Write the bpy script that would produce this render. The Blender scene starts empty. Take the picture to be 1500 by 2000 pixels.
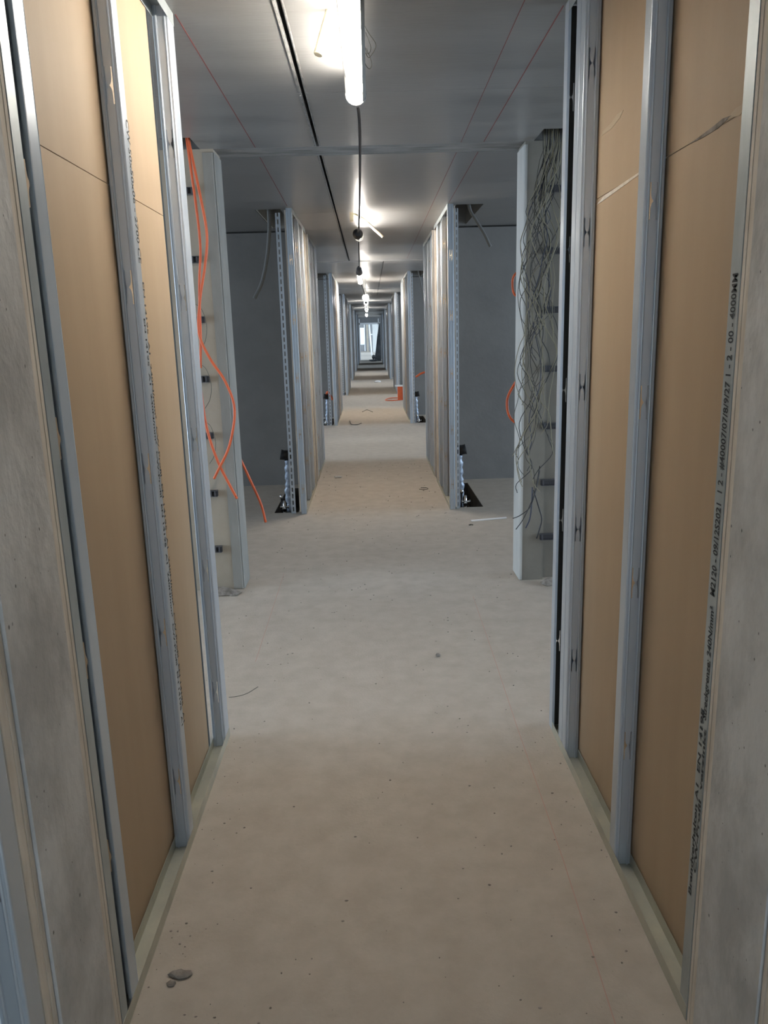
import bpy, math, random
from mathutils import Vector, Matrix
random.seed(7)
sc = bpy.context.scene
C = sc.collection
PI = math.pi

# ------------------------------------------------------------------ camera
PITCH, YAW, ROLL = 0.22622, 0.01222, -0.02791
EYE = Vector((0, 0, 1.6188))
cp, sp, cy, sy = math.cos(PITCH), math.sin(PITCH), math.cos(YAW), math.sin(YAW)
fwd = Vector((sy*cp, cy*cp, -sp)); rt0 = Vector((cy, -sy, 0)); up0 = rt0.cross(fwd)
rt = rt0*math.cos(ROLL) + up0*math.sin(ROLL)
up = -rt0*math.sin(ROLL) + up0*math.cos(ROLL)
cam_d = bpy.data.cameras.new('camera'); cam = bpy.data.objects.new('camera', cam_d); C.objects.link(cam)
m = Matrix((rt, up, -fwd)).transposed().to_4x4(); m.translation = EYE
cam.matrix_world = m
cam_d.sensor_fit = 'VERTICAL'; cam_d.sensor_height = 36.0
cam_d.lens = 36.0*1509.17/2000.0
cam_d.clip_start = 0.02; cam_d.clip_end = 300
sc.camera = cam

# ------------------------------------------------------------------ world, exposure
sc.view_settings.view_transform = 'Standard'; sc.view_settings.look = 'None'
sc.view_settings.gamma = 1; sc.view_settings.use_curve_mapping = False
sc.view_settings.exposure = 0.74
sc.cycles.use_denoising = True
sc.cycles.max_bounces = 10; sc.cycles.diffuse_bounces = 6; sc.cycles.transparent_max_bounces = 12
sc.cycles.sample_clamp_indirect = 6
w = bpy.data.worlds.new('world'); sc.world = w; w.use_nodes = True
w.node_tree.nodes['Background'].inputs[0].default_value = (0.62, 0.78, 1.0, 1)
w.node_tree.nodes['Background'].inputs[1].default_value = 1.0

# ------------------------------------------------------------------ layout numbers
H = 2.7
XL, XR = -0.635, 0.706          # corridor faces of the stud frames
PER = 7.2
NSEC = 7                        # frames 0..6 down the corridor
YEND = 46.3
FAC = 6.0                       # facade distance each side
DAY = (0.68, 0.84, 1.0)
DAY_W = 92.0                    # watts per room window
LAMP_E = 46.0

def area(name, loc, rot, sx, sy_, power, col):
    l = bpy.data.lights.new(name, 'AREA'); l.shape = 'RECTANGLE'; l.size = sx; l.size_y = sy_
    l.energy = power; l.color = col
    o = bpy.data.objects.new(name, l); C.objects.link(o); o.location = loc; o.rotation_euler = rot
    return o
rooms = []
y = -5.8
while y < YEND:
    rooms.append((y, y+3.5)); y += 3.6
for i, (a, b) in enumerate(rooms):
    for s in (-1, 1):
        k = (6.5 if s > 0 else 2.0) if b < 1.5 else {(2, -1): 1.35, (3, -1): 0.5, (3, 1): 0.8}.get((i, s), 1.0)      # brighter side rooms behind the camera
        area('window_daylight', (s*(FAC-0.08), (a+b)/2, 1.35), (0, s*PI/2, 0), 2.2, 3.0, DAY_W*k*(1.0 if s < 0 else 1.15), DAY)
area('end_window_daylight', (0, -7.85, 1.5), (PI/2, 0, 0), 1.3, 2.0, 60, DAY)
# the brighter hall at the far end
area('hall_daylight', (-5.8, 56, 1.4), (0, -PI/2, 0), 2.3, 9, 540, DAY)
area('hall_daylight', (5.8, 56, 1.4), (0, PI/2, 0), 2.3, 9, 540, DAY)
area('hall_daylight', (-5.8, 70, 1.4), (0, -PI/2, 0), 2.3, 12, 780, DAY)
area('hall_daylight', (5.8, 70, 1.4), (0, PI/2, 0), 2.3, 12, 600, DAY)

# ------------------------------------------------------------------ materials
def mat(name, col, rough=0.6, metal=0.0, col2=None, scale=3.0, stretch=(1, 1, 1), bump=0.0, bscale=40.0,
        spots=0.0, spot_col=None, spot_scale=60.0, spot_th=0.08, rvar=0.0, contrast=(0.35, 0.65), bdist=0.01):
    M = bpy.data.materials.new(name); M.use_nodes = True
    nt = M.node_tree; N = nt.nodes; Lk = nt.links; b = N['Principled BSDF']
    b.inputs['Roughness'].default_value = rough; b.inputs['Metallic'].default_value = metal
    b.inputs['Base Color'].default_value = (*col, 1)
    if col2 is None and not bump and not spots: return M
    tc = N.new('ShaderNodeTexCoord'); mp = N.new('ShaderNodeMapping'); mp.inputs['Scale'].default_value = stretch
    Lk.new(tc.outputs['Object'], mp.inputs['Vector'])
    out = None
    if col2 is not None:
        n1 = N.new('ShaderNodeTexNoise'); n1.inputs['Scale'].default_value = scale; n1.inputs['Detail'].default_value = 7
        n1.inputs['Roughness'].default_value = 0.62
        Lk.new(mp.outputs[0], n1.inputs['Vector'])
        cr = N.new('ShaderNodeValToRGB'); cr.color_ramp.elements[0].position = contrast[0]; cr.color_ramp.elements[1].position = contrast[1]
        cr.color_ramp.elements[0].color = (*col, 1); cr.color_ramp.elements[1].color = (*col2, 1)
        Lk.new(n1.outputs['Fac'], cr.inputs[0]); out = cr.outputs[0]
        if rvar:
            mr = N.new('ShaderNodeMapRange'); mr.inputs['To Min'].default_value = rough-rvar; mr.inputs['To Max'].default_value = rough+rvar
            Lk.new(n1.outputs['Fac'], mr.inputs['Value']); Lk.new(mr.outputs[0], b.inputs['Roughness'])
    if spots:
        v = N.new('ShaderNodeTexVoronoi'); v.inputs['Scale'].default_value = spot_scale
        Lk.new(mp.outputs[0], v.inputs['Vector'])
        n2 = N.new('ShaderNodeTexNoise'); n2.inputs['Scale'].default_value = spot_scale*0.35; n2.inputs['Detail'].default_value = 3
        Lk.new(mp.outputs[0], n2.inputs['Vector'])
        ad = N.new('ShaderNodeMath'); ad.operation = 'MULTIPLY'
        iv = N.new('ShaderNodeMapRange'); iv.inputs['From Min'].default_value = 0.25; iv.inputs['From Max'].default_value = 0.75
        iv.inputs['To Min'].default_value = 3.0; iv.inputs['To Max'].default_value = 0.6
        Lk.new(n2.outputs['Fac'], iv.inputs['Value'])
        Lk.new(v.outputs['Distance'], ad.inputs[0]); Lk.new(iv.outputs[0], ad.inputs[1])
        th = N.new('ShaderNodeMapRange'); th.inputs['From Min'].default_value = spot_th*0.7; th.inputs['From Max'].default_value = spot_th*1.3
        th.inputs['To Min'].default_value = spots; th.inputs['To Max'].default_value = 0
        Lk.new(ad.outputs[0], th.inputs['Value'])
        mx = N.new('ShaderNodeMix'); mx.data_type = 'RGBA'
        Lk.new(th.outputs[0], mx.inputs[0])
        if out: Lk.new(out, mx.inputs[6])
        else: mx.inputs[6].default_value = (*col, 1)
        mx.inputs[7].default_value = (*(spot_col or tuple(c*0.4 for c in col)), 1)
        out = mx.outputs[2]
    if out: Lk.new(out, b.inputs['Base Color'])
    if bump:
        n3 = N.new('ShaderNodeTexNoise'); n3.inputs['Scale'].default_value = bscale; n3.inputs['Detail'].default_value = 6
        Lk.new(mp.outputs[0], n3.inputs['Vector'])
        bp = N.new('ShaderNodeBump'); bp.inputs['Strength'].default_value = bump; bp.inputs['Distance'].default_value = bdist
        Lk.new(n3.outputs['Fac'], bp.inputs['Height']); Lk.new(bp.outputs[0], b.inputs['Normal'])
    return M
def emis(name, col, st):
    M = bpy.data.materials.new(name); M.use_nodes = True; b = M.node_tree.nodes['Principled BSDF']
    b.inputs['Base Color'].default_value = (*col, 1); b.inputs['Emission Color'].default_value = (*col, 1)
    b.inputs['Emission Strength'].default_value = st
    return M
M_FLOOR = mat('dusty_screed', (0.42, 0.37, 0.315), 0.85, 0, (0.48, 0.43, 0.37), 9.0, bump=0.5, bscale=90, bdist=0.004,
              spots=0.5, spot_col=(0.24, 0.21, 0.18), spot_scale=24, spot_th=0.055)
M_CEIL = mat('formed_concrete', (0.18, 0.178, 0.175), 0.34, 0, (0.23, 0.227, 0.222), 2.0, (0.6, 3.0, 1), bump=0.10, bscale=22,
             spots=0.5, spot_col=(0.16, 0.155, 0.15), spot_scale=5, spot_th=0.05, rvar=0.12)
M_CEILSTRIP = mat('mortar_strip', (0.13, 0.13, 0.128), 0.8, 0, (0.27, 0.265, 0.26), 4.0, (1, 5, 1), bump=0.3, bscale=30)
M_WALL = mat('cast_concrete', (0.21, 0.21, 0.212), 0.7, 0, (0.255, 0.255, 0.255), 1.6, bump=0.15, bscale=30,
             spots=0.5, spot_col=(0.10, 0.10, 0.10), spot_scale=9, spot_th=0.05)
M_WALLR = mat('stained_concrete', (0.175, 0.16, 0.135), 0.75, 0, (0.22, 0.205, 0.175), 2.2, bump=0.15, bscale=30)  # pillar concrete darkened: right side's lack of lamp light put into the colour
M_WALLT = mat('buff_concrete', (0.29, 0.25, 0.195), 0.75, 0, (0.35, 0.305, 0.245), 2.2, bump=0.15, bscale=30,
              spots=0.7, spot_col=(0.14, 0.13, 0.12), spot_scale=16, spot_th=0.06)
M_PAD = mat('rough_concrete', (0.40, 0.395, 0.385), 0.7, 0, (0.58, 0.575, 0.565), 5.0, (1, 1, 0.7), bump=0.5, bscale=40,
            spots=0.9, spot_col=(0.09, 0.085, 0.08), spot_scale=34, spot_th=0.10, contrast=(0.4, 0.62))
M_STRIP = mat('light_mortar', (0.38, 0.38, 0.365), 0.7, 0, (0.47, 0.47, 0.45), 5.0, (1, 1, 0.3), bump=0.3, bscale=25)
M_STRIPL = mat('grey_mortar', (0.20, 0.195, 0.18), 0.7, 0, (0.26, 0.255, 0.235), 5.0, (1, 1, 0.3), bump=0.3, bscale=25)
M_DARKST = mat('dull_dark_steel', (0.085, 0.078, 0.068), 0.6, 0.3)  # darker steel than the other studs, for the end post
M_TIE = mat('weathered_steel', (0.10, 0.10, 0.11), 0.5, 0.4)
M_BOARD = mat('tan_gypsum_board', (0.385, 0.283, 0.185), 0.62, 0, (0.41, 0.305, 0.20), 2.0, (4, 4, 0.6), bump=0.03, bscale=80,
              spots=0.35, spot_col=(0.62, 0.5, 0.36), spot_scale=4, spot_th=0.02)
M_SCUFF = mat('scuffed_paper', (0.43, 0.34, 0.24), 0.7)
M_BEDGE = mat('board_edge', (0.55, 0.49, 0.42), 0.85, 0, (0.70, 0.65, 0.58), 30.0, (1, 1, 0.2), bump=0.1, bscale=70)
M_BEDGE_D = mat('board_edge_joint', (0.36, 0.31, 0.26), 0.9)
M_ZINC = mat('galvanised_steel', (0.50, 0.555, 0.62), 0.32, 0.38, (0.525, 0.58, 0.645), 6, (1, 1, 0.35), rvar=0.03)
M_ZINCD = mat('dull_galvanised_steel', (0.36, 0.40, 0.41), 0.42, 0.5, (0.46, 0.50, 0.51), 12, (1, 1, 0.4), bump=0.05, bscale=30, rvar=0.08)
M_ZINCY = mat('dusty_galvanised_steel', (0.46, 0.47, 0.42), 0.5, 0.6, (0.60, 0.59, 0.50), 5, bump=0.05, bscale=30, rvar=0.08)
M_BLACK = mat('black_rubber', (0.012, 0.012, 0.014), 0.45)
M_INK = mat('black_ink', (0.035, 0.04, 0.045), 0.7)
M_ORANGE = mat('orange_plastic', (0.58, 0.095, 0.025), 0.45, 0, (0.64, 0.12, 0.035), 9)
M_CREAM = mat('cream_plastic', (0.80, 0.70, 0.50), 0.5)
M_GREYC = mat('grey_plastic', (0.21, 0.21, 0.205), 0.5)
M_RED = mat('red_chalk', (0.20, 0.05, 0.045), 0.9)
M_REDF = mat('faded_red_chalk', (0.47, 0.33, 0.28), 0.9)
M_WHITE = mat('white_plastic', (0.78, 0.79, 0.80), 0.5)
M_TUBE2 = emis('lit_tube_strong', (1.0, 0.95, 0.87), 66.0)
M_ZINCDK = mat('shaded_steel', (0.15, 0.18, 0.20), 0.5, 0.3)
M_TUBE = emis('lit_tube', (1.0, 0.93, 0.83), LAMP_E)
M_CHROME = mat('bright_metal', (0.7, 0.7, 0.7), 0.2, 1.0)
M_DARKPIT = mat('unlit_pit_concrete', (0.05, 0.045, 0.04), 0.9, 0, (0.09, 0.08, 0.07), 6)  # concrete darkened to stand for the shade down in the pits
M_FOIL = mat('silver_foil', (0.30, 0.36, 0.46), 0.4, 0.3, (0.50, 0.56, 0.66), 20, bump=0.8, bscale=30)
M_WIRE = [mat('olive_wire', (0.20, 0.18, 0.12), 0.55), mat('black_wire', (0.02, 0.02, 0.022), 0.45),
          mat('navy_wire', (0.035, 0.04, 0.065), 0.45), mat('brown_grey_wire', (0.075, 0.07, 0.055), 0.5)]
M_RUBBLE = mat('rubble', (0.16, 0.14, 0.12), 0.9, 0, (0.33, 0.30, 0.27), 20, bump=0.8, bscale=50)
M_SHEET = mat('dark_plastic_sheet', (0.035, 0.04, 0.045), 0.35, 0, (0.08, 0.085, 0.09), 6, bump=0.7, bscale=8)
M_CLEAR = bpy.data.materials.new('clear_cover'); M_CLEAR.use_nodes = True
_n = M_CLEAR.node_tree; _b = _n.nodes['Principled BSDF']; _n.nodes.remove(_b)
_t = _n.nodes.new('ShaderNodeBsdfTransparent'); _g = _n.nodes.new('ShaderNodeBsdfGlossy'); _g.inputs['Roughness'].default_value = 0.08
_f = _n.nodes.new('ShaderNodeFresnel'); _f.inputs[0].default_value = 1.45; _m = _n.nodes.new('ShaderNodeMixShader')
_n.links.new(_f.outputs[0], _m.inputs[0]); _n.links.new(_t.outputs[0], _m.inputs[1]); _n.links.new(_g.outputs[0], _m.inputs[2])
_n.links.new(_m.outputs[0], _n.nodes['Material Output'].inputs[0])

# ------------------------------------------------------------------ mesh helpers
class MB:
    def __init__(s): s.v = []; s.f = []; s.smooth = False
    def box(s, x0, x1, y0, y1, z0, z1):
        n = len(s.v)
        s.v += [(x, y, z) for x in (x0, x1) for y in (y0, y1) for z in (z0, z1)]
        s.f += [tuple(n+i for i in q) for q in ((0, 1, 3, 2), (4, 6, 7, 5), (0, 4, 5, 1), (2, 3, 7, 6), (0, 2, 6, 4), (1, 5, 7, 3))]
        return s
    def prism(s, poly, z0, z1, ax='z'):
        """closed polygon (a,b) extruded along ax"""
        def P(a, b, c):
            return {'z': (a, b, c), 'y': (a, c, b), 'x': (c, a, b)}[ax]
        n = len(s.v); k = len(poly)
        s.v += [P(a, b, z0) for a, b in poly] + [P(a, b, z1) for a, b in poly]
        for i in range(k):
            j = (i+1) % k; s.f.append((n+i, n+j, n+k+j, n+k+i))
        s.f.append(tuple(n+i for i in range(k))[::-1]); s.f.append(tuple(n+k+i for i in range(k)))
        return s
    def sheet(s, line, t, z0, z1, ax='z'):
        """open polyline thickened by t and extruded"""
        k = len(line); off = []
        for i in range(k):
            a = Vector(line[max(i-1, 0)]); b = Vector(line[min(i+1, k-1)]); d = (b-a).normalized()
            off.append((line[i][0]-d.y*t, line[i][1]+d.x*t))
        def P(a, b, c): return {'z': (a, b, c), 'y': (a, c, b), 'x': (c, a, b)}[ax]
        n = len(s.v)
        for z in (z0, z1):
            s.v += [P(a, b, z) for a, b in line]; s.v += [P(a, b, z) for a, b in off]
        for i in range(k-1):
            s.f.append((n+i, n+i+1, n+2*k+i+1, n+2*k+i))
            s.f.append((n+k+i+1, n+k+i, n+3*k+i, n+3*k+i+1))
            s.f.append((n+i+1, n+i, n+k+i, n+k+i+1)); s.f.append((n+2*k+i, n+2*k+i+1, n+3*k+i+1, n+3*k+i))
        s.f.append((n, n+2*k, n+3*k, n+k)); s.f.append((n+k-1, n+2*k-1, n+4*k-1, n+3*k-1))
        return s
    def tube(s, pts, r, n=8, cap=True):
        pts = [Vector(p) for p in pts]; K = len(pts); base = len(s.v); R = r if isinstance(r, (list, tuple)) else [r]*K
        ref = Vector((0, 0, 1)) if abs((pts[1]-pts[0]).normalized().z) < 0.9 else Vector((1, 0, 0))
        prev = None
        for i, p in enumerate(pts):
            d = (pts[min(i+1, K-1)]-pts[max(i-1, 0)]).normalized()
            a = d.cross(ref) if prev is None else prev - d*prev.dot(d)
            a.normalize(); prev = a; b = d.cross(a)
            for j in range(n):
                t = 2*PI*j/n; s.v.append(tuple(p+(a*math.cos(t)+b*math.sin(t))*R[i]))
        for i in range(K-1):
            for j in range(n):
                j2 = (j+1) % n; s.f.append((base+i*n+j, base+i*n+j2, base+(i+1)*n+j2, base+(i+1)*n+j))
        if cap:
            s.f.append(tuple(base+j for j in range(n))[::-1]); s.f.append(tuple(base+(K-1)*n+j for j in range(n)))
        s.smooth = True
        return s
    def blob(s, c, r, seed=0, n=7, flat=0.6):
        rnd = random.Random(seed); base = len(s.v); rows = 4
        for i in range(rows+1):
            th = PI*i/rows
            for j in range(n):
                ph = 2*PI*j/n; k = 1+rnd.uniform(-.3, .3)
                s.v.append((c[0]+r[0]*k*math.sin(th)*math.cos(ph), c[1]+r[1]*k*math.sin(th)*math.sin(ph), c[2]+r[2]*math.cos(th)*(1 if flat else 1)))
        for i in range(rows):
            for j in range(n):
                j2 = (j+1) % n; s.f.append((base+i*n+j, base+(i+1)*n+j, base+(i+1)*n+j2, base+i*n+j2))
        return s
    def mesh(s, name, m):
        me = bpy.data.meshes.new(name); me.from_pydata(s.v, [], s.f); me.validate(); me.update()
        import bmesh
        bm = bmesh.new(); bm.from_mesh(me); bmesh.ops.recalc_face_normals(bm, faces=bm.faces); bm.to_mesh(me); bm.free()
        if s.smooth:
            for p in me.polygons: p.use_smooth = len(p.vertices) == 4
        me.materials.append(m); return me
    def obj(s, name, m, parent=None, loc=None):
        return put(s.mesh(name, m), name, parent, loc)
def put(me, name, parent=None, loc=None, rot=None):
    o = bpy.data.objects.new(name, me); C.objects.link(o)
    if parent: o.parent = parent
    if loc: o.location = loc
    if rot: o.rotation_euler = rot
    return o
def tag(o, label, cat, group=None, kind=None):
    o['label'] = label; o['category'] = cat
    if group: o['group'] = group
    if kind: o['kind'] = kind
    return o
def empty(name, loc, label, cat, group=None):
    o = bpy.data.objects.new(name, None); C.objects.link(o); o.location = loc
    o.empty_display_size = 0.1
    return tag(o, label, cat, group)
def struct(o): o['kind'] = 'structure'; return o
def spline(pts, n=8):
    pts = [Vector(p) for p in pts]; out = []
    P = [pts[0]*2-pts[1]]+pts+[pts[-1]*2-pts[-2]]
    for i in range(1, len(P)-2):
        for k in range(n):
            t = k/n; a, b, c, d = P[i-1:i+3]
            out.append(0.5*((2*b)+(c-a)*t+(2*a-5*b+4*c-d)*t*t+(3*b-a-3*c+d)*t**3))
    out.append(pts[-1]); return out

# ------------------------------------------------------------------ floor and ceiling
def yrows():
    ys = [-8.0]
    for k in range(-2, 7):
        for d in (3.87, 4.62, 4.9, 5.13, 7.14, 7.40, 8.40, 8.56):
            yy = d+k*PER
            if -7.9 < yy < YEND: ys.append(yy)
    ys += [YEND, 52.0, 60.0, 80.0]
    return sorted(ys)
YS = yrows()
# openings: (x0,x1,y0,y1)
def near(a, b): return abs(a-b) < 1e-4
ceil = bpy.data.objects.new('ceiling', MB().box(-FAC-.2, FAC+.2, -8.0, 80, 2.93, 3.05).mesh('ceiling', M_CEIL)); C.objects.link(ceil); struct(ceil)
for i in range(len(YS)-1):
    a, b = YS[i], YS[i+1]
    ph = (a % PER)
    seam_lo = any(near(ph, q % PER) for q in (3.87, 8.56, 7.40)) or any(near(ph, q % PER) for q in (4.9, 5.13))
    strip = near(ph, 4.9)
    xs = [-FAC-.2]
    kk = (a-ph)/PER
    slotx = None
    if not strip and a < 12.0 and a > 1: slotx = -0.268
    elif not strip and 12.0 < a < 22: slotx = 0.25
    holes = []
    if (near(ph, 7.14 % PER) or near(ph, 7.40-PER)) or near(ph, 0.20) :
        pass
    yy0 = a
    for k in range(0, 6):
        if near(a, 7.14+k*PER) or near(a, 7.40+k*PER): holes = [(-0.96, -0.74), (0.79, 1.03)]
        if near(a, 4.62+k*PER): holes = [(-1.12, -0.955), (1.0, 1.17)]
    if a < 0: holes = []
    edges = sorted([-FAC-.2, FAC+.2]+[h for q in holes for h in q]+([slotx] if slotx else []))
    g0 = 0.002 if seam_lo else 0.0
    for j in range(len(edges)-1):
        x0, x1 = edges[j], edges[j+1]
        if any(near(x0, h[0]) for h in holes): continue
        sw = 0.0075 if a < 12 else 0.005
        e0 = sw if (slotx and near(x0, slotx)) else 0
        e1 = sw if (slotx and near(x1, slotx)) else 0
        z0 = 2.7006 if strip else 2.70
        p = MB().box(x0+e0, x1-e1, a+g0, b, z0, 2.929).obj('ceiling_panel', M_CEILSTRIP if strip else M_CEIL, ceil)
        if strip: p['label'] = 'rough darker mortar strip'
# pale rebate edges of the ceiling slot
mbs = MB()
for a, b in ((1.0, 3.85), (3.9, 4.88), (5.15, 7.38), (7.42, 11.9)):
    mbs.box(-0.287, -0.2795, a, b, 2.6965, 2.70)
    mbs.box(-0.2565, -0.251, a, b, 2.698, 2.70)
e = mbs.obj('slot_edge', M_CEILSTRIP, ceil)

fl = MB()
FY = [-8.0]
for k in range(0, 3): FY += [7.13+k*PER, 8.35+k*PER]
FY += [YEND, 80.0]
for i in range(len(FY)-1):
    a, b = FY[i], FY[i+1]
    pit = any(near(a, 7.13+k*PER) for k in range(3))
    xs = [-FAC-.2, FAC+.2] if not pit else [-FAC-.2, -0.95, -0.72, 0.775, 1.03, FAC+.2]
    for j in range(0, len(xs)-1, 2): fl.box(xs[j], xs[j+1], a, b, -0.22, 0)
floor = struct(fl.obj('floor', M_FLOOR))
pitm = MB().box(-FAC-.2, FAC+.2, -8.0, 80, -0.34, -0.222)
for k in range(3):
    for a, b_ in ((-.95, -.72), (.775, 1.03)):
        y0, y1 = 7.13+k*PER, 8.35+k*PER
        pitm.box(a, a+.003, y0, y1, -.221, -.004).box(b_-.003, b_, y0, y1, -.221, -.004).box(a+.003, b_-.003, y0, y0+.003, -.221, -.004).box(a+.003, b_-.003, y1-.003, y1, -.221, -.004)  # thin dark liners put the pit's shade onto its sides
struct(pitm.obj('floor', M_DARKPIT))  # pit bottoms together with the added liners that stand for shade

# ------------------------------------------------------------------ cross walls, facade
def cross_wall(s, y0, y1, xin, m, recess=False):
    """wall across the rooms, from xin out to the facade; s = -1 left, 1 right"""
    x0, x1 = sorted((s*xin, s*FAC))
    o = (MB().box(.95, 1.10, y0, y1, 0, H).box(1.10, FAC, y0+.045, y1, 0, H) if recess else MB().box(x0, x1, y0, y1, 0.0, H-(.016 if xin < .8 and y0 > 2 else 0))).obj('wall_left' if s < 0 else 'wall_right', m)
    return struct(o)
walls = {}
for k in range(-1, 7):
    for s in (-1, 1):
        y0 = 4.89+k*PER; y1 = 5.10+k*PER
        if y1 < YEND:
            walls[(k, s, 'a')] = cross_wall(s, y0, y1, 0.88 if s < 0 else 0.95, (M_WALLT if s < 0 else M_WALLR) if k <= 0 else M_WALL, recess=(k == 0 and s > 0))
        y0 = 8.55+k*PER; y1 = 8.75+k*PER
        if k == -1: y0, y1 = (1.24, 1.476) if s < 0 else (1.22, 1.472)
        if y1 < YEND:
            walls[(k, s, 'b')] = cross_wall(s, y0, y1, (0.645 if s < 0 else 0.716) if k > -1 else (0.630 if s < 0 else 0.703), M_PAD if k == -1 else M_WALL)
            if k == -1:
                # a knocked-out corner with old foam in it
                if s < 0:
                    f = MB(); f.blob((-.655, 1.474, 1.075), (.014, .010, .035), 61, 8); f.obj('foam_plug', M_RUBBLE, walls[(k, s, 'b')])
wl, wr = walls[(0, -1, 'a')], walls[(0, 1, 'a')]
# pale smoothed corner strips on the two pillars
o = MB().prism([(-0.945, 4.884), (-0.888, 4.884), (-0.874, 4.898), (-0.874, 5.104), (-0.88, 5.104), (-0.88, 4.89), (-0.945, 4.89)], 0.005, H-.02).obj('corner_strip', M_STRIPL, wl); o['label'] = 'pale smoothed corner strip'
o = MB().prism([(0.962, 4.884), (0.95, 4.884), (0.943, 4.892), (0.943, 5.104), (0.95, 5.104), (0.95, 4.89), (0.962, 4.89)], 0.005, H-.02).obj('corner_strip', M_STRIP, wr); o['label'] = 'pale smoothed corner strip'
# steel wall ties on the pillars
def tie(s):
    b = MB(); x0, x1 = (-0.055, 0.0) if s < 0 else (-.055, 0.10)
    b.box(x0, x1, -0.004, 0, -0.020, 0.020)
    b.box(x0, x1, -0.034, -0.004, 0.017, 0.020); b.box(x0, x1, -0.034, -0.004, -0.020, -0.017)
    b.box(x0+.012, x0+.018, -0.030, -0.004, -.017, .017); b.box(x1-.02, x1-.014, -0.030, -0.004, -.017, .017)
    return b
tl = tie(-1).mesh('wall_tie', M_TIE); tr = tie(1).mesh('wall_tie', M_TIE)
for z in (2.469, 2.084, 1.734, 1.377, 1.025, 0.654, 0.284): put(tl, 'wall_tie', wl, (-1.002, 4.888, z))
for z in (2.43, 2.08, 1.736, 1.381, 1.024, 0.661, 0.299): put(tr, 'wall_tie', wr, (1.13, 4.888, z))
for i, z in enumerate((1.734, 1.377, 1.025)):
    b = MB().tube(spline([(-1.06, 4.878, z+.10), (-1.01, 4.85, z+.06), (-0.985, 4.84, z-.03), (-1.0, 4.85, z-.12), (-1.04, 4.87, z-.18)], 6), 0.0018, 5)
    b.obj('binding_wire', M_WIRE[3], wl)
# facade: piers, sill and lintel at each side
for s in (-1, 1):
    b = MB()
    x0, x1 = sorted((s*FAC, s*(FAC+.2)))
    b.box(x0, x1, -8.0, YEND, 0, 0.2); b.box(x0, x1, -8.0, YEND, 2.5, H)
    for a, c in rooms: b.box(x0, x1, c-.1, c+.3, .2, 2.5)
    b.box(x0, x1, -8.0, -5.8, .2, 2.5)
    o = struct(b.obj('wall_outer_left' if s < 0 else 'wall_outer_right', M_WALL)); 
struct(MB().box(-FAC-.2, -.66, -8.2, -8.0, 0, H).box(.66, FAC+.2, -8.2, -8.0, 0, H).box(-.66, .66, -8.2, -8.0, 0, .5).box(-.66, .66, -8.2, -8.0, 2.5, H).obj('wall_back', M_WALL))

# ------------------------------------------------------------------ metal profiles
T = 0.0012
def arc(cx, cy_, r, a0, a1, n=3): return [(cx+r*math.cos(math.radians(a0+(a1-a0)*i/n)), cy_+r*math.sin(math.radians(a0+(a1-a0)*i/n))) for i in range(n+1)]
def stud_mesh(s, z0, z1, kos, depth=0.05, m=M_ZINC, rev=False, wid=0.05):
    """C stud: web at y=0 facing -y, x from 0 (corridor) outward; s = side sign; rev opens it towards -y"""
    b = MB(); fy = -1 if rev else 1; sg = s*fy
    def tr(line): return [(s*x, fy*y) for x, y in line]
    A = [(.009, depth), (0.0008, depth)] + [(0.0008, depth-.002), (0.0006, depth*.5), (0.0008, .003)] + arc(.003, .003, .003, 190, 260, 3) + [(.0075, 0), (.0088, -.0030), (.0105, -.0038), (.0122, -.0030), (.0135, 0)]
    Bl = [(wid-x, y) for x, y in A]
    for line in (A, Bl):
        L2 = tr(line); b.sheet(L2, T*(1 if (sg > 0) == (line is A) else -1)*-1, z0, z1)
    # centre of the web with its H-shaped knock-outs
    xc = wid/2; hw = wid/2-.0135
    zs = [(z0, hw)]
    for k in kos:
        zs += [(k-.0452, hw), (k-.045, hw-.0042), (k-.022, hw-.0042), (k-.014, (hw-.0042)*.93), (k-.007, (hw-.0042)*.70), (k-.003, (hw-.0042)*.36), (k-.0008, .0009), (k+.0008, .0009),
               (k+.003, (hw-.0042)*.36), (k+.007, (hw-.0042)*.70), (k+.014, (hw-.0042)*.93), (k+.022, hw-.0042), (k+.045, hw-.0042), (k+.0452, hw)]
    zs.append((z1, hw)); n = len(b.v)
    for z, h in zs:
        for yy in (0, T*fy): b.v += [(s*(xc-h), yy, z), (s*(xc+h), yy, z)]
    for i in range(len(zs)-1):
        q = n+4*i; r = q+4
        b.f += [(q, q+1, r+1, r), (q+2, r+2, r+3, q+3), (q, r, r+2, q+2), (q+1, q+3, r+3, r+1)]
    return b.mesh('stud', m)
KOA = [0.24+.508*i for i in range(5)]; KOB = [0.405+.508*i for i in range(5)]
ZB, ZT = 0.002, 2.694
ST = {}
for s in (-1, 1):
    for nm, ko in (('a', KOA), ('b', KOB)):
        ST[s, nm] = stud_mesh(s, ZB, ZT, ko)
        ST[s, nm+'r'] = stud_mesh(s, ZB, ZT, ko, rev=True)
        ST[s, nm+'d'] = stud_mesh(s, ZB, ZT, ko, depth=.08, m=M_ZINC)
def track_mesh(s, L, top):
    b = MB(); x = (0, s*.0505)
    if top: line = [(x[0]-s*.001, H-.040), (x[0]-s*.001, H-.0004), (x[1], H-.0004), (x[1], H-.040)]
    else: line = [(x[0]-s*.001, .040), (x[0]-s*.001, .0004), (x[1], .0004), (x[1], .040)]
    sgn = (1 if s > 0 else -1)*(1 if not top else -1)
    b.sheet(line, T*sgn, 0, L, 'y')
    return b
def add_track(root, s, X, y0, y1):
    for top in (False, True):
        b = track_mesh(s, y1-y0, top)
        b.obj('ceiling_track' if top else 'floor_track', M_ZINCD if top else M_ZINCY, root, (X, y0, 0))
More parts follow.
